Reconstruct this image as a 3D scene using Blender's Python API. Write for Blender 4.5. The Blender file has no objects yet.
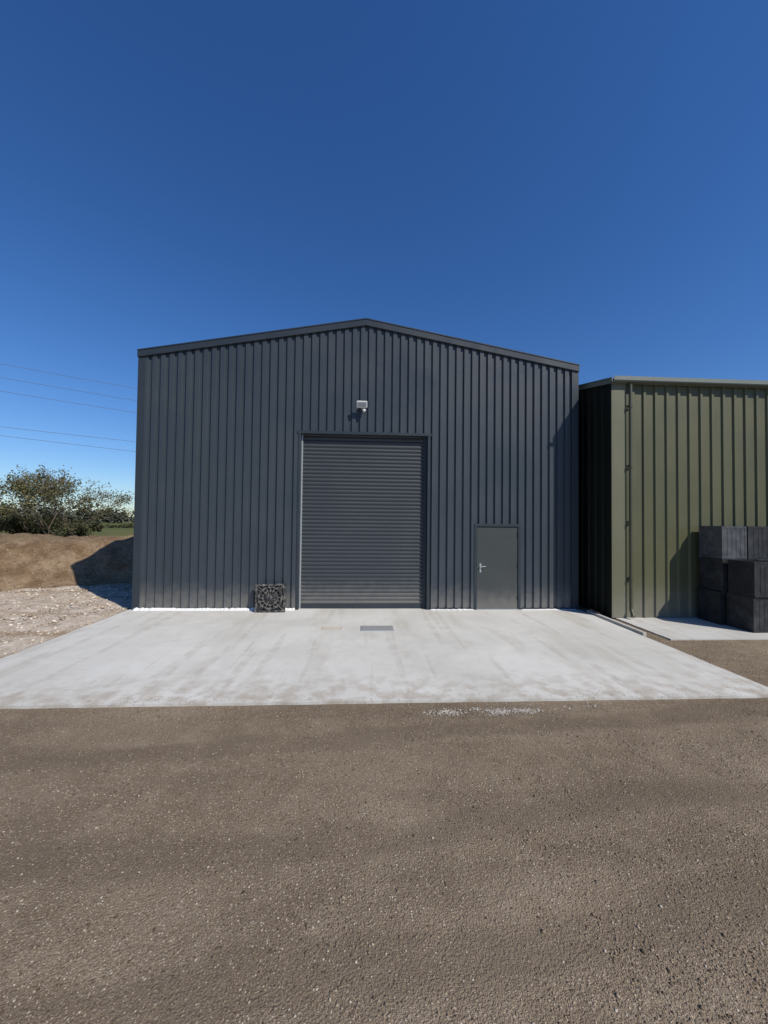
import bpy, bmesh, math, random
import numpy as np
from mathutils import Vector, Matrix, Euler, noise
random.seed(7); np.random.seed(7)
scene = bpy.context.scene
col = scene.collection
rad = math.radians

# ------------------------------------------------------------ helpers
def link(o, parent=None):
    col.objects.link(o)
    if parent is not None: o.parent = parent
    return o
def empty(name, loc=(0,0,0)):
    e = bpy.data.objects.new(name, None); e.empty_display_size = .3
    return link(e)
def mesh_obj(name, verts, faces, mat, parent=None, smooth=False):
    me = bpy.data.meshes.new(name)
    me.from_pydata([tuple(v) for v in verts], [], faces)
    me.update()
    if smooth: me.polygons.foreach_set('use_smooth', [True]*len(me.polygons))
    if mat: me.materials.append(mat)
    return link(bpy.data.objects.new(name, me), parent)
def bm_obj(name, bm, mat, parent=None, smooth=False):
    me = bpy.data.meshes.new(name); bm.to_mesh(me); bm.free()
    if smooth: me.polygons.foreach_set('use_smooth', [True]*len(me.polygons))
    if mat: me.materials.append(mat)
    return link(bpy.data.objects.new(name, me), parent)
def bm_box(bm, x0,x1,y0,y1,z0,z1, M=None):
    vs = [bm.verts.new((x,y,z)) for x in (x0,x1) for y in (y0,y1) for z in (z0,z1)]
    if M is not None:
        for v in vs: v.co = M @ v.co
    f = [(0,1,3,2),(4,6,7,5),(0,4,5,1),(2,3,7,6),(0,2,6,4),(1,5,7,3)]
    for q in f: bm.faces.new([vs[i] for i in q])
def box(name, x0,x1,y0,y1,z0,z1, mat, parent=None, bevel=0.0):
    bm = bmesh.new(); bm_box(bm, x0,x1,y0,y1,z0,z1)
    bmesh.ops.recalc_face_normals(bm, faces=bm.faces)
    if bevel: bmesh.ops.bevel(bm, geom=list(bm.edges), offset=bevel, segments=2, affect='EDGES', profile=.6)
    return bm_obj(name, bm, mat, parent)
def bm_tube(bm, p0, p1, r0, r1, n=8, caps=True):
    p0=Vector(p0); p1=Vector(p1); d=(p1-p0)
    if d.length<1e-6: return
    q=d.to_track_quat('Z','Y')
    A=[];B=[]
    for i in range(n):
        a=2*math.pi*i/n
        o=q@Vector((math.cos(a),math.sin(a),0))
        A.append(bm.verts.new(p0+o*r0)); B.append(bm.verts.new(p1+o*r1))
    for i in range(n):
        bm.faces.new((A[i],A[(i+1)%n],B[(i+1)%n],B[i]))
    if caps and n>2:
        bm.faces.new(list(reversed(A))); bm.faces.new(B)
def tube(name,p0,p1,r,mat,parent=None,n=16):
    bm=bmesh.new(); bm_tube(bm,p0,p1,r,r,n)
    return bm_obj(name,bm,mat,parent,smooth=False)

# ------------------------------------------------------------ materials
class NT:
    def __init__(s,name,rough=.8,spec=.5,metal=0):
        s.m=bpy.data.materials.new(name); s.m.use_nodes=True
        s.t=s.m.node_tree; s.b=s.t.nodes['Principled BSDF']
        s.b.inputs['Roughness'].default_value=rough
        s.b.inputs['Specular IOR Level'].default_value=spec
        s.b.inputs['Metallic'].default_value=metal
    def n(s,t,**kw):
        x=s.t.nodes.new(t)
        for k,v in kw.items(): setattr(x,k,v)
        return x
    def l(s,a,b): s.t.links.new(a,b)
    def geo(s): return s.n('ShaderNodeNewGeometry').outputs['Position']
    def noise(s,scale,detail=4,rough=.55,vec=None,dist=0):
        x=s.n('ShaderNodeTexNoise'); x.inputs['Scale'].default_value=scale
        x.inputs['Detail'].default_value=detail; x.inputs['Roughness'].default_value=rough
        x.inputs['Distortion'].default_value=dist
        s.l(vec if vec is not None else s.geo(), x.inputs['Vector']); return x.outputs['Fac']
    def vor(s,scale,feature='F1',vec=None,rnd=1):
        x=s.n('ShaderNodeTexVoronoi',feature=feature); x.inputs['Scale'].default_value=scale
        x.inputs['Randomness'].default_value=rnd
        s.l(vec if vec is not None else s.geo(), x.inputs['Vector']); return x
    def stretch(s,v,vec=None,rot=0):
        x=s.n('ShaderNodeMapping'); x.inputs['Scale'].default_value=v; x.inputs['Rotation'].default_value=(0,0,rot)
        s.l(vec if vec is not None else s.geo(), x.inputs['Vector']); return x.outputs[0]
    def ramp(s,fac,stops,interp='LINEAR'):
        x=s.n('ShaderNodeValToRGB'); cr=x.color_ramp; cr.interpolation=interp
        while len(cr.elements)<len(stops): cr.elements.new(.5)
        for e,(p,c) in zip(cr.elements,stops):
            e.position=p
            if not isinstance(c,(tuple,list)): c=(c,c,c)
            e.color=(*c[:3],1)
        s.l(fac,x.inputs['Fac']); return x.outputs['Color']
    def mix(s,fac,a,b,mode='MIX'):
        x=s.n('ShaderNodeMix',data_type='RGBA',blend_type=mode)
        for i,v in ((0,fac),(6,a),(7,b)):
            if isinstance(v,bpy.types.NodeSocket): s.l(v,x.inputs[i])
            elif i==0: x.inputs[0].default_value=v
            else:
                if not isinstance(v,(tuple,list)): v=(v,v,v)
                x.inputs[i].default_value=(*v[:3],1)
        return x.outputs[2]
    def math(s,op,a,b=None,clamp=False):
        x=s.n('ShaderNodeMath',operation=op,use_clamp=clamp)
        for i,v in ((0,a),(1,b)):
            if v is None: continue
            if isinstance(v,bpy.types.NodeSocket): s.l(v,x.inputs[i])
            else: x.inputs[i].default_value=v
        return x.outputs[0]
    def sep(s):
        x=s.n('ShaderNodeSeparateXYZ'); s.l(s.geo(),x.inputs[0]); return x.outputs
    def mapr(s,v,a,b,c=0,d=1,smooth=True):
        x=s.n('ShaderNodeMapRange'); x.interpolation_type='SMOOTHSTEP' if smooth else 'LINEAR'
        s.l(v,x.inputs[0])
        for i,k in enumerate((a,b,c,d)): x.inputs[i+1].default_value=k
        return x.outputs[0]
    def bump(s,h,strength=.5,dist=.01,prev=None):
        x=s.n('ShaderNodeBump'); x.inputs['Strength'].default_value=strength
        x.inputs['Distance'].default_value=dist
        s.l(h,x.inputs['Height'])
        if prev is not None: s.l(prev,x.inputs['Normal'])
        s.l(x.outputs[0],s.b.inputs['Normal']); return x.outputs[0]
    def color(s,c):
        if isinstance(c,bpy.types.NodeSocket): s.l(c,s.b.inputs['Base Color'])
        else: s.b.inputs['Base Color'].default_value=(*c,1)
        return s

def painted(name,c,rough=.5,var=.12,spec=.4,dirtz=None):
    k=NT(name,rough,spec)
    st=k.noise(2.2,4,.6,vec=k.stretch((3,3,.25)))
    bl=k.noise(.8,3,.6)
    a=k.mix(k.math('MULTIPLY',k.math('ADD',st,bl),.5),tuple(x*(1-var) for x in c),tuple(min(1,x*(1+var)) for x in c))
    a=k.mix(k.mapr(k.noise(45,2,.7),.62,.8,0,.15),a,(.28,.27,.25))
    if dirtz is not None:
        z=k.sep()[2]
        f=k.mapr(k.math('ADD',z,k.math('MULTIPLY',k.noise(5,4),-.5)),-.25,dirtz,.45,0)
        a=k.mix(f,a,(.26,.24,.21))
    k.color(a)
    k.l(k.mapr(bl,.3,.7,rough-.08,rough+.1),k.b.inputs['Roughness'])
    k.bump(k.noise(2.5,2,.5),.18,.015)
    return k.m
def plain(name,c,rough=.6,spec=.4,metal=0,var=.15,sc=8):
    k=NT(name,rough,spec,metal)
    k.color(k.mix(k.noise(sc,3),tuple(x*(1-var) for x in c),tuple(min(1,x*(1+var)) for x in c)))
    return k.m

M_anth = painted('anthracite_cladding',(.039,.049,.059),.46,.20,dirtz=.5)
M_trim = painted('anthracite_flashing',(.028,.036,.044),.44,.10)
M_shut = painted('roller_shutter_paint',(.041,.049,.056),.50,.10,dirtz=.6)
M_door = painted('door_paint',(.048,.054,.052),.5,.08,dirtz=.4)
M_green= painted('olive_cladding',(.092,.092,.044),.5,.18,dirtz=.8)
M_greens=painted('shade_darkened_green_cladding',(.012,.014,.010),.6,.2,spec=.15)  # shed side walls: olive darkened so the shade sits in the colour
M_greent=painted('olive_flashing',(.135,.134,.080),.5,.12,dirtz=.5)
M_galv = plain('galvanised_steel',(.42,.44,.45),.4,.5,.4)
M_gut  = plain('gutter_grey_green',(.16,.18,.155),.5)
M_white= plain('white_plastic',(.72,.72,.70),.4)
M_black= plain('black_rubber',(.015,.015,.016),.6)
M_orange=plain('clay_pipe',(.36,.13,.06),.7)
M_glass= plain('lamp_glass',(.30,.33,.36),.1,.8)
M_screw= plain('screw_cap',(.085,.095,.105),.4)
M_bark = plain('bark',(.13,.10,.075),.9,.2)
M_wire = plain('wire_metal',(.10,.11,.13),.6)

def concrete(name,c0,c1):
    k=NT(name,.85,.3)
    big=k.noise(.55,5,.62,dist=.4); mid=k.noise(4,5,.65); fine=k.noise(90,2,.7)
    a=k.mix(k.mapr(big,.3,.72),c0,c1)
    a=k.mix(k.mapr(mid,.42,.8,0,.35),a,tuple(x*.86 for x in c0))
    br=k.noise(3,4,.7,vec=k.stretch((.35,9,1)))
    a=k.mix(k.mapr(br,.35,.75,0,.18),a,tuple(min(1,x*1.10) for x in c1))
    st=k.noise(1.1,4,.6,vec=k.stretch((1.6,.35,1)))
    a=k.mix(k.mapr(st,.50,.70,0,.42),a,(.40,.365,.29))
    ty=k.noise(1.6,3,.5,vec=k.stretch((2.6,.12,1),rot=.12))
    a=k.mix(k.math('MULTIPLY',k.mapr(ty,.56,.61,0,.28),k.mapr(mid,.3,.6)),a,(.33,.29,.23))
    y=k.sep()[1]
    f=k.math('MULTIPLY',k.mapr(y,5.8,4.7,0,1),k.mapr(mid,.40,.62,0,.55))
    a=k.mix(f,a,(.33,.275,.205))
    # hairline drips / damp blotches
    dm=k.noise(.9,5,.7,dist=.8)
    a=k.mix(k.math('MULTIPLY',k.mapr(dm,.60,.64,0,.20),k.mapr(y,8.6,6.0)),a,(.33,.31,.265))
    sp=k.vor(70)
    a=k.mix(k.math('MULTIPLY',k.mapr(sp.outputs['Distance'],.16,.1,0,1),k.mapr(st,.5,.7,0,.6)),a,(.2,.17,.14))
    k.color(a)
    k.bump(k.math('ADD',fine,k.math('MULTIPLY',br,1.2)),.25,.004)
    return k.m
M_conc = concrete('concrete_slab_surface',(.495,.48,.43),(.60,.588,.538))
M_conc2= concrete('old_concrete_surface',(.42,.405,.365),(.54,.53,.49))
M_foam = plain('mortar_splash',(.74,.73,.70),.9,.2,sc=30)

def ground_mat():
    k=NT('ground_surface',.95,.08)
    P=k.geo(); X,Y,Z=k.sep()
    wob=k.noise(.5,4,.6)
    big=wob; mid=k.noise(3.2,5,.65)
    base=k.mix(k.mapr(big,.3,.7),(.172,.130,.088),(.265,.206,.143))
    base=k.mix(k.mapr(mid,.4,.75,0,.5),base,(.325,.26,.185))
    tr=k.noise(1.0,4,.6,vec=k.stretch((.22,1.5,1),rot=.10))
    base=k.mix(k.mapr(tr,.48,.64,0,.5),base,(.138,.104,.071))
    yy=k.math('ADD',Y,k.math('MULTIPLY',X,-.10)); yy=k.math('ADD',yy,k.math('MULTIPLY',wob,.8))
    tk=None
    for c_ in (3.15,4.35,1.75,2.35):
        d_=k.math('ABSOLUTE',k.math('SUBTRACT',yy,c_)); m_=k.mapr(d_,.20,.08,0,1)
        tk=m_ if tk is None else k.math('MAXIMUM',tk,m_)
    tkm=k.math('MULTIPLY',tk,k.mapr(mid,.35,.6,.15,.6))
    v1=k.vor(70); v2=k.vor(160)
    def stones(v,a,thr,cthr,colr,amt):
        s=k.n('ShaderNodeSeparateColor'); k.l(v.outputs['Color'],s.inputs[0])
        m=k.math('MULTIPLY',k.mapr(v.outputs['Distance'],thr,thr*.72,0,1),k.mapr(s.outputs[0],cthr,cthr+.02,0,amt))
        c=k.mix(s.outputs[1],colr,tuple(min(1,x*1.8) for x in colr))
        return k.mix(m,a,c)
    g=stones(v2,base,.55,.50,(.092,.068,.046),.8)
    g=stones(v2,g,.46,.72,(.33,.27,.195),.85)
    g=stones(v1,g,.46,.70,(.105,.080,.056),.7)
    g=stones(v1,g,.44,.81,(.29,.235,.17),.85)
    g=stones(v1,g,.32,.95,(.42,.37,.295),.9)
    g=k.mix(k.math('MULTIPLY',k.mapr(big,.5,.7),k.mapr(mid,.45,.65,0,.35)),g,(.34,.28,.21))
    g=k.mix(tkm,g,(.150,.114,.080))
    rb=k.mix(k.mapr(mid,.35,.68),(.42,.335,.245),(.64,.56,.46))
    rb=k.mix(k.mapr(tr,.50,.66,0,.75),rb,(.30,.205,.125))
    vr=k.vor(22); s=k.n('ShaderNodeSeparateColor'); k.l(vr.outputs['Color'],s.inputs[0])
    rb=k.mix(k.mapr(vr.outputs['Distance'],.55,.25,0,.5),rb,k.mix(s.outputs[0],(.30,.225,.15),(.74,.66,.55)))
    gr=k.mix(k.mapr(k.noise(.05,4,.6),.35,.65),(.062,.088,.026),(.125,.125,.042))
    gr=k.mix(k.mapr(wob,.45,.7,0,.5),gr,(.19,.14,.075))
    w_=k.math('MULTIPLY',k.math('SUBTRACT',k.math('ADD',wob,k.math('MULTIPLY',mid,.35)),.67),2.0)
    xw=k.math('ADD',X,w_); yw=k.math('ADD',Y,k.math('MULTIPLY',w_,.7))
    mr=k.math('MULTIPLY',k.mapr(xw,-5.2,-5.9),k.mapr(yw,4.6,6.2))
    c=k.mix(mr,g,rb)
    mg=k.math('MAXIMUM',k.mapr(yw,19,22),k.mapr(xw,-19,-24))
    c=k.mix(mg,c,gr)
    k.color(c)
    h=k.math('ADD',k.math('MULTIPLY',v1.outputs['Distance'],-1.0),k.math('MULTIPLY',v2.outputs['Distance'],-.8))
    h=k.math('ADD',h,k.math('MULTIPLY',k.noise(70,3,.75),1.2))
    h=k.math('ADD',h,k.math('MULTIPLY',mid,2.0))
    h=k.math('ADD',h,k.math('MULTIPLY',tk,-.5))
    k.bump(h,.8,.008)
    return k.m
M_ground=ground_mat()

def soil_mat():
    k=NT('bank_soil',.95,.1)
    n1=k.noise(1.6,6,.7); n7=k.noise(7,6,.75)
    a=k.mix(k.mapr(n1,.35,.68),(.24,.155,.085),(.47,.34,.215))
    a=k.mix(k.mapr(n7,.5,.68,0,.7),a,(.17,.11,.066))
    v=k.vor(9); a=k.mix(k.mapr(v.outputs['Distance'],.24,.12,0,.7),a,(.58,.49,.38))
    z=k.sep()[2]
    a=k.mix(k.math('MULTIPLY',k.mapr(z,1.25,1.55),k.mapr(n1,.45,.6,0,.5)),a,(.14,.12,.05))
    k.color(a)
    k.bump(k.math('ADD',n7,k.math('MULTIPLY',k.noise(30,4,.7),.5)),1.0,.16)
    return k.m
M_soil=soil_mat()

def pebble_mat():
    k=NT('pebble_stone',.9,.12)
    r=k.n('ShaderNodeNewGeometry').outputs['Random Per Island']
    k.color(k.ramp(r,[(0,(.095,.070,.048)),(.4,(.185,.140,.096)),(.75,(.275,.217,.155)),(.95,(.38,.32,.24)),(1,(.52,.46,.37))]))
    return k.m
M_peb=pebble_mat()
def leaf_mat(name,c0,c1):
    k=NT(name,.75,.25)
    r=k.n('ShaderNodeNewGeometry').outputs['Random Per Island']
    c=k.mix(r,c0,c1)
    k.color(k.mix(k.mapr(k.noise(1.2,3),.35,.65,0,.5),c,tuple(x*.55 for x in c0)))
    return k.m
M_leaf1=leaf_mat('hawthorn_leaves',(.075,.078,.028),(.165,.15,.062))
M_leaf2=leaf_mat('bush_leaves',(.035,.042,.018),(.090,.085,.038))
M_leaf3=leaf_mat('far_tree_leaves',(.07,.08,.06),(.11,.115,.085))

# ------------------------------------------------------------ terrain
def gz_(x,y): return noise.noise(Vector((x*.5,y*.5,3)))*.022+noise.noise(Vector((x*2.2,y*2.2,8)))*.008
def axis(lo,hi,fine_lo,fine_hi,step,grow=1.25):
    a=list(np.arange(fine_lo,fine_hi+1e-6,step))
    s=step; x=a[-1]
    while x<hi: s*=grow; x+=s; a.append(x)
    s=step; x=a[0]; pre=[]
    while x>lo: s*=grow; x-=s; pre.append(x)
    return pre[::-1]+a
xs=axis(-2500,2500,-14,14,.2); ys=axis(-300,3500,-4,16,.2)
V=[];F=[]
for y in ys:
    for x in xs:
        z=0
        d=math.hypot(x,y)
        inslab = (-7<x<30 and 4.3<y<30)
        if not inslab and d<40: z=gz_(x,y)
        if x<-6.0 and 4<y<16: z+=noise.noise(Vector((x*1.3,y*1.3,1)))*.05
        if d>150: z+=noise.noise(Vector((x*.004,y*.004,5)))*min(1.5,(d-150)*.006)
        V.append((x,y,z))
nx=len(xs)
for j in range(len(ys)-1):
    for i in range(nx-1):
        F.append((j*nx+i,j*nx+i+1,(j+1)*nx+i+1,(j+1)*nx+i))
mesh_obj('ground',V,F,M_ground,smooth=True)

o=Vector((-10.6,11.8)); t=Vector((.89,.456)).normalized(); nrm=Vector((-t.y,t.x))
V=[];F=[];NU=100;NT_=300
for i in range(NT_+1):
    s=-22+i*(42/NT_)
    for j in range(NU+1):
        u=-.5+j*(8.5/NU)
        up=min(1,max(0,(u+.45*noise.noise(Vector((s*.6,0,2))))/2.3)); up=up*up*(3-2*up)
        dn=min(1,max(0,(8-u)/3.6)); dn=dn*dn*(3-2*dn)
        end=min(1,max(0,(20-s)/3))
        h=(1.50+.12*noise.noise(Vector((s*.35,u*.3,9)))-.012*s)*min(up,dn)*end
        h+=(noise.fractal(Vector((s*1.3,u*1.3,4)),.85,2.1,6)*.17)*min(1,h*2+.1)
        h-=.05
        p=o+t*s+nrm*u
        V.append((p.x,p.y,h))
for i in range(NT_):
    for j in range(NU):
        a=i*(NU+1)+j; F.append((a,a+NU+1,a+NU+2,a+1))
mesh_obj('earth_bank',V,F,M_soil,smooth=True)

def stones_obj(name,P,S,mat,flat=.6):
    n=len(P)
    base=np.array([(x,y,z) for x in(-1,1) for y in(-1,1) for z in(-1,1)],float)*.62
    fc=np.array([(0,1,3,2),(4,6,7,5),(0,4,5,1),(2,3,7,6),(0,2,6,4),(1,5,7,3)])
    pts=base[None]*(1+np.random.uniform(-.35,.35,(n,8,3)))
    pts[:,:,2]*=flat; pts[:,:,0]*=np.random.uniform(.8,1.3,(n,1))
    a=np.random.uniform(0,6.28,n); b=np.random.uniform(-.4,.4,n)
    x=pts[:,:,0].copy();z=pts[:,:,2].copy()
    cb,sb=np.cos(b)[:,None],np.sin(b)[:,None]
    pts[:,:,0]=x*cb-z*sb; pts[:,:,2]=x*sb+z*cb
    x=pts[:,:,0].copy();y=pts[:,:,1].copy()
    ca,sa=np.cos(a)[:,None],np.sin(a)[:,None]
    pts[:,:,0]=x*ca-y*sa; pts[:,:,1]=x*sa+y*ca
    pts=pts*S[:,None,None]+P[:,None,:]
    faces=(fc[None]+(np.arange(n)*8)[:,None,None]).reshape(-1)
    me=bpy.data.meshes.new(name)
    me.vertices.add(n*8); me.vertices.foreach_set('co',pts.reshape(-1))
    me.loops.add(len(faces)); me.loops.foreach_set('vertex_index',faces.astype(np.int32))
    me.polygons.add(n*6); me.polygons.foreach_set('loop_start',np.arange(0,n*24,4,dtype=np.int32))
    me.polygons.foreach_set('loop_total',np.full(n*6,4,dtype=np.int32))
    me.update(calc_edges=True); me.materials.append(mat)
    return link(bpy.data.objects.new(name,me))
n=190000
Yp=-.3+4.95*np.random.uniform(0,1,n)**1.05; Xp=np.random.uniform(-7,7,n)
dens=np.array([noise.noise(Vector((x*.9,y*1.6,11))) for x,y in zip(Xp,Yp)])
keep=np.random.uniform(0,1,n)<np.clip(.62+dens*1.2,.15,1); Xp,Yp=Xp[keep],Yp[keep]; n=len(Xp)
S=.0026+.0054*np.random.uniform(0,1,n)**2.6
big=np.random.uniform(0,1,n)<.008; S[big]=np.random.uniform(.008,.013,big.sum())
m=6000
Xp=np.concatenate([Xp,np.random.uniform(5.5,12,m),np.random.uniform(-5.5,7,900)])
Yp=np.concatenate([Yp,np.random.uniform(4.5,7.1,m),4.69+np.abs(np.random.normal(0,.10,900))])
S=np.concatenate([S,.004+.008*np.random.uniform(0,1,m)**3,.0025+.0035*np.random.uniform(0,1,900)**2])
Zp=np.array([(.031 if (-5.45<x<5.4 and y>4.69) else (gz_(x,y) if y<4.4 else .0)) for x,y in zip(Xp,Yp)])+S*.15
stones_obj('gravel',np.stack([Xp,Yp,Zp],1),S,M_peb)
kr=NT('rubble_stone',.9,.2); rr=kr.n('ShaderNodeNewGeometry').outputs['Random Per Island']
kr.color(kr.ramp(rr,[(0,(.24,.175,.12)),(.5,(.45,.37,.28)),(1,(.70,.63,.53))]))
n=9000
Xp=np.random.uniform(-16,-5.6,n); Yp=np.random.uniform(4.6,13,n)
S=.012+.040*np.random.uniform(0,1,n)**6
keep=((Xp+10.6)*nrm.x+(Yp-11.8)*nrm.y)<1.0
Xp,Yp,S=Xp[keep],Yp[keep],S[keep]
keep=np.random.uniform(0,1,len(Xp))<np.clip((Yp-4.2)/3,0.15,1); Xp,Yp,S=Xp[keep],Yp[keep],S[keep]
stones_obj('rubble',np.stack([Xp,Yp,S*.2],1),S,kr.m)
P=[];SS=[]
for (x,y,a,b,q) in [(1.0,4.44,.11,.035,300),(1.60,4.43,.08,.04,300),(1.90,4.45,.10,.035,300),(1.35,4.5,.05,.02,60),(2.6,4.55,.3,.03,60)]:
    for _ in range(q):
        P.append((x+random.gauss(0,a),y+random.gauss(0,b),.0)); SS.append(.004+.010*random.random()**2)
P=np.array(P); SS=np.array(SS); P[:,2]=[gz_(p[0],p[1])*(1 if p[1]<4.3 else .4)+.002 for p in P]
keep=P[:,1]<4.66
kc=NT('cement_crumb',.95,.1); rr=kc.n('ShaderNodeNewGeometry').outputs['Random Per Island']
kc.color(kc.ramp(rr,[(0,(.34,.29,.23)),(1,(.56,.52,.45))]))
stones_obj('cement_spill',P[keep],SS[keep],kc.m,.35)

# ------------------------------------------------------------ slabs
def slab(name,x0,x1,y0,y1,zt,mat,seed):
    nx_,ny_=200,60; V=[];F=[]
    for j in range(ny_+1):
        for i in range(nx_+1):
            fx,fy=i/nx_,j/ny_
            x=x0+(x1-x0)*fx; y=y0+(y1-y0)*fy
            if j==0: y+=.008*noise.noise(Vector((fx*30,seed,0)))+.006*noise.noise(Vector((fx*90,seed,0)))
            if i==0: x+=.015*noise.noise(Vector((fy*15,seed,9)))
            if i==nx_: x+=.015*noise.noise(Vector((fy*15,seed,5)))
            V.append((x,y,zt+.003*noise.noise(Vector((x*.8,y*.8,seed)))))
    w_=nx_+1
    for j in range(ny_):
        for i in range(nx_):
            F.append((j*w_+i,j*w_+i+1,(j+1)*w_+i+1,(j+1)*w_+i))
    per=[i for i in range(w_)]+[j*w_+nx_ for j in range(1,ny_+1)]+[ny_*w_+i for i in range(nx_-1,-1,-1)]+[j*w_ for j in range(ny_-1,0,-1)]
    b=len(V); V+=[(V[p][0],V[p][1],-.12) for p in per]
    m=len(per)
    for i in range(m): F.append((b+i,b+(i+1)%m,per[(i+1)%m],per[i]))
    return mesh_obj(name,V,F,mat)
slab('concrete_slab',-5.5,5.45,4.69,9.62,.030,M_conc,1.3)
slab('concrete_slab',5.85,22,7.05,8.9,.024,M_conc2,4.3)

mc=empty('manhole_cover')
k=NT('cast_cover',.6,.4,.2); v=k.vor(55,vec=k.stretch((1,1,0)),rnd=0); k.color(k.mix(k.mapr(v.outputs['Distance'],.2,.4),(.40,.40,.385),(.28,.285,.275)))
box('frame',-.02,.64,7.63,8.0,.028,.039,M_galv,mc,.002)
box('plate',.0,.30,7.65,7.98,.030,.042,k.m,mc,.002)
box('plate_half',.306,.62,7.65,7.98,.030,.042,k.m,mc,.002)
for i in range(9):
    box('rib_%d'%i,.02+i*.068,.05+i*.068,7.68,7.95,.0415,.045,k.m,mc)
mc2=empty('drain_cover')
km=plain('buff_infill',(.44,.39,.30),.9,.2)
box('frame',-.80,-.40,7.74,7.93,.028,.0365,km,mc2,.002)
box('plate',-.77,-.43,7.76,7.91,.030,.039,plain('buff_plate',(.50,.45,.36),.9,.2),mc2,.002)

# ------------------------------------------------------------ cladding
def profile(width,p,valley,flank,crown,h):
    pts=[]; x=0
    while x<width:
        for dx,d in ((0,0),(valley,0),(valley+flank,h),(valley+flank+crown,h)):
            pts.append((x+dx,d))
        x+=p
    pts.append((x,0))
    return pts
def corr(name,org,dr,nm,width,ztop,mat,parent,p=.2,valley=.07,flank=.016,crown=.098,h=.038,openings=(),z0=.06,breaks=()):
    pts=profile(width,p,valley,flank,crown,h)
    xs_=[q[0] for q in pts]; ds=[q[1] for q in pts]
    extra=[0,width]+[e for o_ in openings for e in o_[:2]]+list(breaks)
    allx=sorted(set([x for x in xs_ if 0<x<width]+extra))
    org=Vector(org); dr=Vector(dr); nm=Vector(nm)
    V=[];F=[]
    def P(x,z):
        d=float(np.interp(x,xs_,ds)); v=org+dr*x+nm*d; return (v.x,v.y,z)
    for a,b in zip(allx[:-1],allx[1:]):
        if b-a<1e-5: continue
        m=(a+b)/2; zb=z0
        for (oa,ob,oz) in openings:
            if oa<m<ob: zb=oz
        i=len(V); V+= [P(a,zb),P(b,zb),P(b,ztop(b)),P(a,ztop(a))]; F.append((i,i+1,i+2,i+3))
    return mesh_obj(name,V,F,mat,parent)

# ============================================================ main warehouse
W=empty('steel_warehouse')
XL,XR,YF,YB=-5.39,5.40,9.5,27.5; XC=.02; EZ=6.14; AZ=7.10
wid=XR-XL
ztf=lambda s: EZ+(AZ-EZ)*(1-abs(XL+s-XC)/(XR-XC))
RD=(-1.54,1.585,4.32); PD=(2.80,3.92,2.13)
corr('front_wall',(XL,YF,0),(1,0,0),(0,-1,0),wid,ztf,M_anth,W,
     openings=((RD[0]-XL,RD[1]-XL,RD[2]),(PD[0]-XL,PD[1]-XL,PD[2])),breaks=(XC-XL,))
corr('back_wall',(XR,YB,0),(-1,0,0),(0,1,0),wid,lambda s:ztf(wid-s),M_anth,W,breaks=(XR-XC,))
corr('side_wall_a',(XL,YB,0),(0,-1,0),(-1,0,0),YB-YF,lambda s:EZ,M_anth,W)
corr('side_wall_b',(XR,YF,0),(0,1,0),(1,0,0),YB-YF,lambda s:EZ,M_anth,W)
bm=bmesh.new()
for zz in (.22,1.72,3.25,4.78,6.0):
    i=0; x=XL+.135
    while x<XR-.1:
        inop=(RD[0]-.12<x<RD[1]+.12 and zz<RD[2]+.1) or (PD[0]-.08<x<PD[1]+.08 and zz<PD[2]+.08)
        if not inop and i%2==0:
            bm_tube(bm,(x,YF-.0385,zz),(x,YF-.045,zz),.010,.008,7)
        x+=.2; i+=1
bm_obj('fixing_screws',bm,M_screw,W)
for nme,xe in (('roof_slope_a',XL-.06),('roof_slope_b',XR+.06)):
    ze=EZ+.02
    bm=bmesh.new()
    pts=profile(YB-YF+.1,.333,.25,.03,.03,.03)
    pr=None
    for y,d in pts:
        if y>YB-YF+.1: continue
        a=bm.verts.new((XC,YF-.04+y,AZ+.03+d)); b=bm.verts.new((xe,YF-.04+y,ze+.01+d))
        if pr: bm.faces.new((pr[0],a,b,pr[1]))
        pr=(a,b)
    bm_obj(nme,bm,M_anth,W)
def verge(name,xa,za,xb,zb,y0,y1,drop,mat,parent):
    V=[(xa,y0,za),(xb,y0,zb),(xb,y0,zb-drop),(xa,y0,za-drop),(xa,y1,za),(xb,y1,zb),(xb,y1,zb-drop),(xa,y1,za-drop)]
    F=[(0,3,2,1),(4,5,6,7),(0,1,5,4),(3,7,6,2),(0,4,7,3),(1,2,6,5)]
    return mesh_obj(name,V,F,mat,parent)
verge('verge_flashing_a',XL-.05,EZ+.085,XC-.002,AZ+.10,YF-.075,YF+.10,.16,M_trim,W)
verge('verge_flashing_b',XC+.002,AZ+.10,XR+.05,EZ+.085,YF-.075,YF+.10,.16,M_trim,W)
verge('verge_lip_a',XL-.05,EZ+.100,XC-.002,AZ+.115,YF-.086,YF+.10,.025,M_trim,W)
verge('verge_lip_b',XC+.002,AZ+.115,XR+.05,EZ+.100,YF-.086,YF+.10,.025,M_trim,W)
bm=bmesh.new()
for sg in (-1,1):
    vs=[bm.verts.new(c) for c in ((XC,YF+.12,AZ+.125),(XC,YB,AZ+.125),(XC+sg*.25,YB,AZ+.075),(XC+sg*.25,YF+.12,AZ+.075))]
    bm.faces.new(vs)
bm_obj('ridge_cap',bm,M_trim,W)
box('corner_flashing_a',XL-.045,XL+.13,YF-.043,YF+.12,.05,EZ-.02,M_trim,W,.004)
box('corner_flashing_b',XR-.13,XR+.045,YF-.043,YF+.12,.05,EZ-.02,M_trim,W,.004)
for nm_,x0,x1 in (('gutter_a',XL-.14,XL-.05),('gutter_b',XR+.05,XR+.14)):
    box(nm_,x0,x1,YF+.13,YB,EZ-.10,EZ+.0,M_trim,W,.01)
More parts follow.
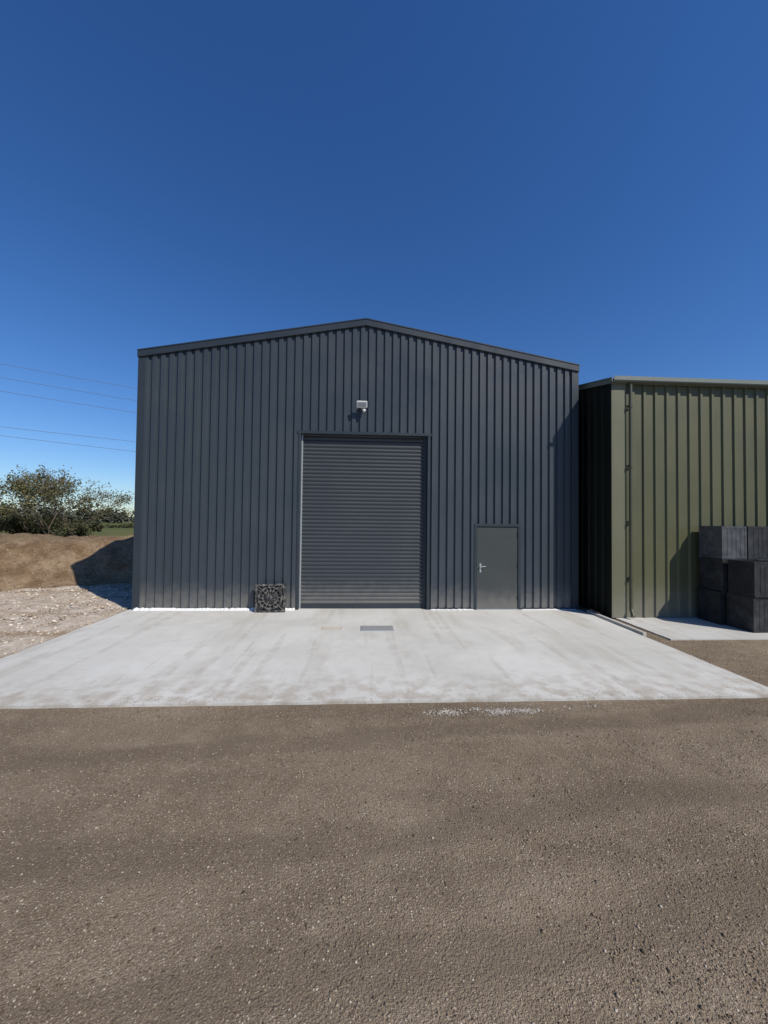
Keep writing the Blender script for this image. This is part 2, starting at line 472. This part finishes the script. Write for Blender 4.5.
for i,(a,b) in enumerate(((XL,RD[0]-.08),(RD[1]+.08,PD[0]-.06),(PD[1]+.06,XR))):
    box('drip_flashing_%d'%i,a,b,YF-.047,YF+.02,.045,.075,M_trim,W)
y0=YF-.054
box('shutter_head_flashing',RD[0]-.09,RD[1]+.09,y0,YF+.20,RD[2],RD[2]+.07,M_trim,W,.003)
box('shutter_jamb_a',RD[0]-.06,RD[0],y0+.003,YF+.20,.03,RD[2],M_trim,W,.003)
box('shutter_jamb_b',RD[1],RD[1]+.06,y0+.003,YF+.20,.03,RD[2],M_trim,W,.003)
box('guide_rail_a',RD[0]+.002,RD[0]+.035,YF+.06,YF+.10,.03,RD[2]-.002,M_galv,W,.003)
box('guide_rail_b',RD[1]-.075,RD[1]-.002,YF+.06,YF+.10,.03,RD[2]-.002,M_trim,W,.003)
bm=bmesh.new(); z=.13; prev=None; sh=.0945; yb=YF+.105
sx0,sx1=RD[0]+.004,RD[1]-.004
prof=[(0,0.0),(.10,-.004),(.3,-.014),(.55,-.018),(.8,-.012),(.93,-.002),(.96,.004)]
while z<RD[2]:
    for f,d in prof:
        a=bm.verts.new((sx0,yb+d,z+sh*f)); b=bm.verts.new((sx1,yb+d,z+sh*f))
        if prev: bm.faces.new((prev[0],prev[1],b,a))
        prev=(a,b)
    z+=sh
bm_obj('shutter_curtain',bm,M_shut,W)
box('shutter_bottom_rail',sx0+.03,sx1-.03,yb-.025,yb+.02,.035,.14,M_trim,W,.004)
box('shutter_seal',sx0+.03,sx1-.03,yb-.015,yb+.012,.0305,.0345,M_black,W)
box('door_frame_head',PD[0]-.03,PD[1]+.03,YF-.052,YF+.08,PD[2]-.04,PD[2]+.03,M_trim,W,.003)
box('door_frame_a',PD[0]-.03,PD[0]+.035,YF-.050,YF+.08,.03,PD[2]-.042,M_trim,W,.003)
box('door_frame_b',PD[1]-.035,PD[1]+.03,YF-.050,YF+.08,.03,PD[2]-.042,M_trim,W,.003)
box('door_leaf',PD[0]+.041,PD[1]-.041,YF-.030,YF+.03,.055,PD[2]-.050,M_door,W,.004)
box('door_backing',PD[0]+.036,PD[1]-.036,YF+.035,YF+.05,.04,PD[2]-.043,M_black,W)
box('door_threshold',PD[0]+.036,PD[1]-.036,YF-.06,YF+.03,.0305,.048,M_galv,W,.003)
hx=PD[0]+.13
box('handle_plate',hx-.022,hx+.022,YF-.037,YF-.029,.95,1.17,M_galv,W,.003)
bm=bmesh.new(); bm_tube(bm,(hx,YF-.036,1.1),(hx,YF-.085,1.1),.010,.010,10); bm_tube(bm,(hx-.008,YF-.082,1.1),(hx+.12,YF-.082,1.1),.010,.009,10)
bm_obj('lever_handle',bm,M_galv,W)
bm=bmesh.new(); bm_tube(bm,(hx,YF-.036,1.0),(hx,YF-.046,1.0),.013,.013,12); bm_obj('lock_cylinder',bm,M_galv,W)
for i,zz in enumerate((.3,1.1,1.85)):
    tube('hinge_%d'%i,(PD[1]-.036,YF-.050,zz),(PD[1]-.036,YF-.050,zz+.1),.009,M_trim,W,10)
def ragged(name,a,b,hmax,seed):
    V=[];F=[];n=int((b-a)/.012)
    for i in range(n+1):
        x=a+(b-a)*i/n
        q=.5+.5*noise.noise(Vector((x*1.8,seed,0))); q2=.6+.6*noise.noise(Vector((x*14,seed,3)))
        hh=max(.003,hmax*(.35+q*q2*1.4))
        V+=[(x,YF-.10-.05*q2,.0315),(x,YF-.075-.02*q2,.033+hh*.6),(x,YF-.0495,.033+hh)]
    for i in range(n):
        F+=[(3*i,3*i+3,3*i+4,3*i+1),(3*i+1,3*i+4,3*i+5,3*i+2)]
    return mesh_obj(name,V,F,M_foam,W)
ragged('mortar_splash_a',XL+.02,RD[0]-.07,.055,1.1)
ragged('mortar_splash_b',RD[1]+.1,PD[0]-.05,.015,5.1)
ragged('mortar_splash_c',PD[1]+.05,XR-.05,.015,7.7)

L=empty('security_light')
lx,lz=-.04,5.0
box('back_box',lx-.05,lx+.05,YF-.12,YF-.038,lz-.06,lz+.07,M_galv,L,.008)
bm=bmesh.new(); Mx=Matrix.Translation((lx-.02,YF-.20,lz+.02))@Euler((rad(28),0,0)).to_matrix().to_4x4()
bm_box(bm,-.13,.13,-.035,.035,-.075,.085,Mx); bmesh.ops.recalc_face_normals(bm,faces=bm.faces)
bmesh.ops.bevel(bm,geom=list(bm.edges),offset=.012,segments=2,affect='EDGES'); bm_obj('lamp_head',bm,M_white,L)
bm=bmesh.new(); bm_box(bm,-.10,.10,-.041,-.034,-.055,.06,Mx); bm_obj('lamp_lens',bm,M_glass,L)
bm=bmesh.new(); bm_tube(bm,(lx,YF-.17,lz-.03),(lx,YF-.10,lz-.05),.018,.018,10); bm_obj('bracket',bm,M_galv,L)
bm=bmesh.new(); bmesh.ops.create_uvsphere(bm,u_segments=16,v_segments=10,radius=.042,matrix=Matrix.Translation((lx+.03,YF-.15,lz-.105)))
bm_obj('motion_sensor',bm,M_white,L,True)

# ============================================================ leaning grate
C=empty('plastic_drain_grate')
k=NT('dusty_black_plastic',.55,.4); k.color(k.mix(k.mapr(k.noise(14,5,.7),.40,.70),(.022,.022,.022),(.22,.20,.17))); M_bp=k.m
def cpart(name,fn,mat=M_bp):
    bm=bmesh.new(); fn(bm); return bm_obj(name,bm,mat,C)
s=.36
def fr(bm):
    for a in ((-s,s,-s,-s+.05),(-s,s,s-.05,s)): bm_box(bm,a[0],a[1],-.03,.03,a[2],a[3])
    for a in ((-s,-s+.05),(s-.05,s)): bm_box(bm,a[0],a[1],-.03,.03,-s+.05,s-.05)
cpart('frame',fr)
cpart('back_plate',lambda bm: bm_box(bm,-s+.049,s-.049,.005,.02,-s+.049,s-.049),M_black)
def ring(r0,r1,y0,y1,n=40):
    def f(bm):
        R=[]
        for i in range(n):
            a=2*math.pi*i/n; c,s_=math.cos(a),math.sin(a)
            R.append([bm.verts.new((r*c,y,r*s_)) for r,y in((r0,y1),(r0,y0),(r1,y0),(r1,y1))])
        for i in range(n):
            A=R[i];B=R[(i+1)%n]
            for j in range(3): bm.faces.new((A[j],B[j],B[j+1],A[j+1]))
    return f
cpart('ring_outer',ring(.255,.30,-.035,.01)); cpart('ring_mid',ring(.165,.195,-.032,.01)); cpart('hub',ring(.0005,.07,-.036,.01))
def spokes(bm):
    for i in range(16):
        Mx=Matrix.Rotation(2*math.pi*i/16,4,'Y'); bm_box(bm,.06,.27,-.028,.008,-.011,.011,Mx)
    for i in range(4):
        Mx=Matrix.Rotation(math.pi/4+math.pi/2*i,4,'Y'); bm_box(bm,.29,.45,-.028,.008,-.014,.014,Mx)
    for i in range(8):
        Mx=Matrix.Rotation(math.pi/4+math.pi/2*(i//2)+(.16 if i%2 else -.16),4,'Y'); bm_box(bm,.295,.40,-.024,.008,-.009,.009,Mx)
cpart('spokes',spokes)
C.location=(-2.16,9.27,.352); C.rotation_euler=(rad(-11),rad(-1.5),0); C.scale=(.97,1,.90)

# ============================================================ green building
G=empty('green_metal_shed')
gx0,gx1,gy0,gy1=5.79,26,8.67,19.9; gz=5.56; gr_=.22
gym=(gy0+gy1)/2; grz=gz+gr_*(gym-gy0)
gk=dict(p=.28,valley=.175,flank=.022,crown=.055,h=.034)
corr('front_wall',(gx0,gy0,0),(1,0,0),(0,-1,0),gx1-gx0,lambda s:gz,M_green,G,z0=.03,**gk)
sw=gy1-gy0
zg=lambda s: gz+gr_*(sw/2-abs(s-sw/2))
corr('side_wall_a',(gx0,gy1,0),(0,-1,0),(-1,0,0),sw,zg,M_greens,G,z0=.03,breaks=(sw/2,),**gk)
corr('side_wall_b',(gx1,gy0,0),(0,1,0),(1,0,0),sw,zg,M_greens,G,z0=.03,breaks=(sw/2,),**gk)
corr('back_wall',(gx1,gy1,0),(-1,0,0),(0,1,0),gx1-gx0,lambda s:gz,M_green,G,z0=.03,**gk)
V=[(gx0-.08,gy0-.1,gz+.03-.022),(gx1+.08,gy0-.1,gz+.03-.022),(gx1+.08,gym,grz+.03),(gx0-.08,gym,grz+.03),(gx0-.08,gy1+.1,gz+.008),(gx1+.08,gy1+.1,gz+.008)]
mesh_obj('roof',V,[(0,1,2,3),(3,2,5,4)],M_gut,G)
box('corner_flashing_front',gx0-.002,gx0+.32,gy0-.052,gy0-.036,.03,gz-.09,M_greent,G,.003)
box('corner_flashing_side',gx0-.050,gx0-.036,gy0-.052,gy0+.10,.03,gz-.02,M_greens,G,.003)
box('corner_flashing_fill',gx0-.036,gx0-.0025,gy0-.050,gy0-.034,.03,gz-.09,M_greent,G)
bm=bmesh.new()
prf=[(-.03,.02),(-.15,.02),(-.17,.045),(-.17,.135),(-.155,.135),(-.155,.05),(-.14,.035),(-.03,.035)]
pr=None
for x in (gx0-.06,gx1+.1):
    cur=[bm.verts.new((x,gy0+a-.02,gz-.09+b)) for a,b in prf]
    if pr:
        for i in range(len(prf)-1): bm.faces.new((pr[i],cur[i],cur[i+1],pr[i+1]))
    else: bm.faces.new(cur)
    pr=cur
bm_obj('eaves_gutter',bm,M_gut,G)
box('eaves_flashing',gx0-.05,gx1,gy0-.055,gy0-.037,gz-.088,gz+.005,M_gut,G)
def vergeY(name,x0,x1,ya,za,yb_,zb,drop):
    V=[(x0,ya,za),(x0,yb_,zb),(x0,yb_,zb-drop),(x0,ya,za-drop),(x1,ya,za),(x1,yb_,zb),(x1,yb_,zb-drop),(x1,ya,za-drop)]
    mesh_obj(name,V,[(0,1,2,3),(4,7,6,5),(0,4,5,1),(3,2,6,7),(0,3,7,4),(1,5,6,2)],M_gut,G)
vergeY('verge_a',gx0-.06,gx0-.037,gy0-.1,gz+.045,gym-.002,grz+.07,.14)
vergeY('verge_b',gx0-.06,gx0-.037,gym+.002,grz+.07,gy1+.1,gz+.045,.14)
bm=bmesh.new(); px=gx0+.385; py=gy0-.10
bm_tube(bm,(px,py,.22),(px,py,gz-.25),.038,.038,14)
bm_tube(bm,(px,py,gz-.25),(px,gy0-.10,gz-.06),.038,.038,14)
bm_tube(bm,(px,py,.24),(px-.02,py-.10,.09),.038,.040,14)
for zz in (.9,2.2,3.5,4.9): bm_tube(bm,(px,py,zz),(px,py,zz+.07),.047,.047,14)
for zz in (.93,2.23,3.53,4.93): bm_box(bm,px-.06,px+.06,gy0-.066,gy0-.036,zz-.01,zz+.03)
bm_obj('downpipe',bm,painted('pipe_olive',(.075,.075,.045),.45),G)

O=empty('clay_drain_pipe')
tube('pipe',(5.63,8.95,.05),(5.66,9.3,.055),.036,M_orange,O,18)
tube('collar',(5.63,8.92,.05),(5.632,9.0,.05),.045,M_orange,O,18)
K=empty('kerb_edging')
box('edging',5.50,5.57,7.3,9.2,-.01,.075,M_conc2,K,.006)

# ============================================================ crates
CR=empty('plastic_crate_stack')
def cratemat(name,c0,c1):
    k=NT(name,.6,.35); a=k.mix(k.mapr(k.noise(5,5,.7),.35,.7),c0,c1)
    a=k.mix(k.mapr(k.noise(2.3,4,.6),.52,.7,0,.3),a,(.10,.098,.09)); k.color(a); k.bump(k.noise(12,3),.2,.01); return k.m
M_cr=cratemat('crate_plastic_lit',(.045,.049,.053),(.095,.10,.105))
M_crd=cratemat('crate_plastic_shaded',(.014,.015,.016),(.034,.036,.038))
def crate(i,x,y,z,w,d,h,rot,lit=True):
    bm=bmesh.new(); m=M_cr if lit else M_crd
    Mx=Matrix.Translation((x+w/2,y+d/2,z+h/2))@Matrix.Rotation(rot,4,'Z')
    hw,hd,hh=w/2,d/2,h/2; e=.04
    bm_box(bm,-hw+.006,hw-.006,-hd+.006,hd-.006,-hh+.012,hh-.010,Mx)
    for sx in(-1,1):
        for sy in(-1,1):
            bm_box(bm,sx*(hw-e/2)-e/2,sx*(hw-e/2)+e/2,sy*(hd-e/2)-e/2,sy*(hd-e/2)+e/2,-hh,hh,Mx)
    for sy in(-1,1):
        for zz in(-1,1):
            c=zz*(hh-e/2); bm_box(bm,-hw+e,hw-e,sy*(hd-.008)-.0075,sy*(hd-.008)+.0075,c-e/2,c+e/2,Mx)
        for j in range(1,5):
            c=-hw+e+(w-2*e)*j/5; bm_box(bm,c-.008,c+.008,sy*(hd-.006)-.004,sy*(hd-.006)+.004,-hh+e,hh-e,Mx)
    for sx in(-1,1):
        for zz in(-1,1):
            c=zz*(hh-e/2); bm_box(bm,sx*(hw-.008)-.0075,sx*(hw-.008)+.0075,-hd+e,hd-e,c-e/2,c+e/2,Mx)
    for j in range(1,8):
        c=-hw+w*j/8; bm_box(bm,c-.012,c+.012,-hd+e,hd-e,hh-.014,hh-.002,Mx)
    bmesh.ops.recalc_face_normals(bm,faces=bm.faces)
    bm_obj('crate_%d'%i,bm,m,CR)
ci=0; cw,chh=.60,.71
for row,(yy,dp,layers) in enumerate(((8.03,.56,3),(7.42,.56,2))):
    for lay in range(layers):
        for c in range(7):
            if row==1 and lay==1 and c in(4,): continue
            if row==0 and lay==2 and c==6: continue
            x=7.80+c*(cw+.04)+random.uniform(-.03,.03)+(.10 if row==1 else 0)
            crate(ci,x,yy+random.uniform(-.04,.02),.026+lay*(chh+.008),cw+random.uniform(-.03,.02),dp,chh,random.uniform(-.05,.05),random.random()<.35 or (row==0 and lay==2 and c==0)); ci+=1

# ============================================================ power line
PL=empty('power_line')
a0=Vector((-44.7,50)); a1=Vector((-33,57.7)); dd=(a1-a0)
pA=a0-dd*2.6; pB=a1+dd*4.2
hts=[(21.1,21.0),(19.4,19.1),(17.7,17.2),(13.3,13.3),(12.2,11.2)]
bm=bmesh.new(); N=40
for (h0,h1) in hts:
    prevp=None
    for i in range(N+1):
        f=i/N; p=pA.lerp(pB,f)
        s0=(p-a0).dot(dd)/dd.length_squared
        hz=h0+(h1-h0)*s0*.35+ .25*(s0-.5)**2*.35
        q=Vector((p.x,p.y,hz))
        if prevp: bm_tube(bm,prevp,q,.022,.022,5,False)
        prevp=q
bm_obj('wires',bm,M_wire,PL)
def pylon(name,p):
    bm=bmesh.new()
    H=24
    legs=[Vector((sx,sy)) for sx,sy in((-1,-1),(1,-1),(1,1),(-1,1))]
    def L_(i,f): 
        w=2.2*(1-f)+.35*f; return Vector((p.x+legs[i].x*w,p.y+legs[i].y*w,H*f))
    for i in range(4):
        bm_tube(bm,L_(i,0),L_(i,1),.09,.05,5)
        for s_ in range(10):
            f0,f1=s_/10,(s_+1)/10
            bm_tube(bm,L_(i,f0),L_((i+1)%4,f1),.035,.035,4); bm_tube(bm,L_((i+1)%4,f0),L_(i,f1),.035,.035,4)
    pn=Vector((-dd.y,dd.x)).normalized()
    for zz in (21.2,19.3,17.5,13.3,11.9):
        bm_tube(bm,(p.x-pn.x*3,p.y-pn.y*3,zz+.4),(p.x+pn.x*3,p.y+pn.y*3,zz+.4),.08,.08,5)
    bm_obj(name,bm,M_galv,PL)
pylon('pylon_a',pA); pylon('pylon_b',pB)

# ============================================================ vegetation
def leaves_mesh(name,P,size,mat,parent=None):
    n=len(P); P=np.asarray(P)
    a=np.random.normal(size=(n,3)); a/=np.linalg.norm(a,axis=1)[:,None]
    b=np.random.normal(size=(n,3)); b-=a*(a*b).sum(1)[:,None]; b/=np.linalg.norm(b,axis=1)[:,None]
    s=(size*np.random.uniform(.5,1.3,n))[:,None]
    pts=np.stack([P-a*s,P+b*s*.55,P+a*s,P-b*s*.55],1)
    me=bpy.data.meshes.new(name); me.vertices.add(n*4); me.vertices.foreach_set('co',pts.reshape(-1))
    me.loops.add(n*4); me.loops.foreach_set('vertex_index',np.arange(n*4,dtype=np.int32))
    me.polygons.add(n); me.polygons.foreach_set('loop_start',np.arange(0,n*4,4,dtype=np.int32)); me.polygons.foreach_set('loop_total',np.full(n,4,dtype=np.int32))
    me.update(calc_edges=True); me.materials.append(mat)
    return link(bpy.data.objects.new(name,me),parent)
def tree(name,x,y,H,Wd,leafmat,seed,nleaf=14,lsize=.09,stems=5,bare=.3):
    rnd=random.Random(seed); T=empty(name)
    segs=[];tips=[]
    def grow(p,d,ln,r,lev):
        q=p
        for s_ in range(3):
            d=(d+Vector((rnd.uniform(-.3,.3),rnd.uniform(-.3,.3),rnd.uniform(-.08,.18)))).normalized()
            q2=q+d*ln/3; r2=r*.86
            segs.append((q.copy(),q2.copy(),r,r2,lev)); q=q2; r=r2
            if lev>=2: tips.append((q.copy(),lev))
        if lev<5:
            for _ in range(rnd.choice((2,3,3))):
                nd=(d+Vector((rnd.uniform(-1,1),rnd.uniform(-1,1),rnd.uniform(-.4,.6)))).normalized()
                grow(q,nd,ln*rnd.uniform(.62,.82),r*.66,lev+1)
    for s_ in range(stems):
        ang=rnd.uniform(0,6.28); sp_=rnd.uniform(.1,.8)
        grow(Vector((math.cos(ang)*.08,math.sin(ang)*.08,0)),Vector((math.cos(ang)*sp_,math.sin(ang)*sp_,1)).normalized(),1,.045,0)
    mz=sorted(q[1].z for q in segs)[int(len(segs)*.985)]; mr=sorted(abs(q[1].x) for q in segs)[int(len(segs)*.95)]
    def tf(p): return Vector((x+p.x/mr*Wd/2,y+p.y/mr*Wd/2,p.z/mz*H-.05))
    bm=bmesh.new()
    for a,b,r1,r2,lev in segs: bm_tube(bm,tf(a),tf(b),max(.008,r1*H/3.2),max(.007,r2*H/3.2),5 if lev<2 else 3,False)
    bm_obj('branches',bm,M_bark,T)
    P=[]
    for (p0,lev) in tips:
        p=tf(p0); f=p.z/H; k_=nleaf*(1 if f<.55 else bare+(1-bare)*max(0,(1-f)/.45))
        if rnd.random()<.10: continue
        if noise.noise(p*1.1)<-.3: continue
        rr=.17
        for _ in range(int(k_*rnd.uniform(.4,1.5))):
            P.append((p.x+rnd.gauss(0,rr),p.y+rnd.gauss(0,rr),p.z+rnd.gauss(0,rr*.8)))
    leaves_mesh('leaves',P,lsize,leafmat,T)
    return T
tree('hawthorn_tree',-17.6,24,4.9,5.7,M_leaf1,3,nleaf=6.0,lsize=.062,stems=6,bare=.35)
def bush(name,x,y,rx,ry,h,mat,seed,n=9000,ls=.09):
    rs=np.random.RandomState(seed); B=empty(name)
    cl=[(rs.uniform(-rx,rx),rs.uniform(-ry,ry),rs.uniform(.2,.85)*h,rs.uniform(.3,.6)) for _ in range(26)]
    P=[]
    for _ in range(n):
        c=cl[rs.randint(len(cl))]; v=rs.normal(size=3); v/=np.linalg.norm(v); q=c[3]*rs.uniform(.4,1.15)
        P.append((x+c[0]+v[0]*q,y+c[1]+v[1]*q,max(.02,c[2]*(1-.35*abs(c[0])/rx)+v[2]*q*.8)))
    leaves_mesh('leaves',P,ls,mat,B)
    bm=bmesh.new()
    for c in cl: bm_tube(bm,(x+c[0]*.3,y+c[1]*.3,-.05),(x+c[0],y+c[1],c[2]),.035,.012,5,False)
    bm_obj('stems',bm,M_bark,B)
bush('hedge_bush',-21.6,23.0,2.2,1.2,3.5,M_leaf2,5,8500,.075)
bush('hedge_bush',-18.2,23.6,2.4,1.0,3.0,M_leaf2,6,8000,.075)
bush('hedge_bush',-27,22,3.0,1.3,2.6,M_leaf2,8,7000)
P=[];rs=np.random.RandomState(4)
for s_ in range(420):
    f=rs.uniform(-1,1); x=f*420-60; y=230+60*math.sin(x*.011)+rs.uniform(-8,8)
    h=rs.uniform(3,6.5)*(1 if rs.uniform()<.8 else 1.4); w=rs.uniform(3,6)
    for _ in range(60):
        v=rs.normal(size=3); v/=np.linalg.norm(v)
        q=rs.uniform(.6,1.05)
        P.append((x+v[0]*w*q,y+v[1]*w*q*.6,max(.2,h*.52+v[2]*h*.5*q)))
leaves_mesh('distant_tree_line',P,1.0,M_leaf3)
P=[]
for s_ in range(200):
    x=rs.uniform(-170,60); y=95+x*.12+rs.uniform(-1.5,1.5)
    h=rs.uniform(.5,1.3)
    for _ in range(50):
        v=rs.normal(size=3); v/=np.linalg.norm(v)
        P.append((x+v[0]*1.8,y+v[1]*.8,max(.1,h*.5+v[2]*h*.5)))
leaves_mesh('field_hedgerow',P,.3,M_leaf2)

# ============================================================ light & camera
az=rad(133); el=rad(44)
Sd=Vector((math.cos(el)*math.sin(az),math.cos(el)*math.cos(az),math.sin(el)))
sl=bpy.data.lights.new('sun','SUN'); sl.energy=4.6; sl.angle=rad(.5); sl.color=(1,.945,.86)
so=bpy.data.objects.new('sun',sl); so.rotation_euler=Sd.to_track_quat('Z','Y').to_euler(); link(so)
w=bpy.data.worlds.new('World'); scene.world=w; w.use_nodes=True
nt=w.node_tree; sky=nt.nodes.new('ShaderNodeTexSky'); sky.sky_type='NISHITA'; sky.sun_disc=False
sky.sun_elevation=el; sky.sun_rotation=az; sky.altitude=0; sky.air_density=1.1; sky.dust_density=.1; sky.ozone_density=3.5
hs=nt.nodes.new('ShaderNodeHueSaturation'); hs.inputs['Saturation'].default_value=1.2
tint=nt.nodes.new('ShaderNodeMix'); tint.data_type='RGBA'; tint.blend_type='MULTIPLY'; tint.inputs[0].default_value=1; tint.inputs[7].default_value=(.78,.94,1.24,1)
nt.links.new(sky.outputs[0],hs.inputs['Color']); nt.links.new(hs.outputs[0],tint.inputs[6]); nt.links.new(tint.outputs[2],nt.nodes['Background'].inputs[0])
nt.nodes['Background'].inputs[1].default_value=.090

cam=bpy.data.cameras.new('camera'); co=bpy.data.objects.new('camera',cam); link(co)
cam.sensor_fit='VERTICAL'; cam.sensor_height=24; cam.lens=385/1024*24; cam.clip_start=.05; cam.clip_end=8000
Rm=Matrix.Rotation(rad(-3.1),4,'Z')@Matrix.Rotation(rad(91.34),4,'X')@Matrix.Rotation(rad(.65),4,'Z')
co.matrix_world=Matrix.Translation((0,0,2.2))@Rm
scene.camera=co
scene.view_settings.view_transform='Standard'; scene.view_settings.look='None'; scene.view_settings.exposure=0
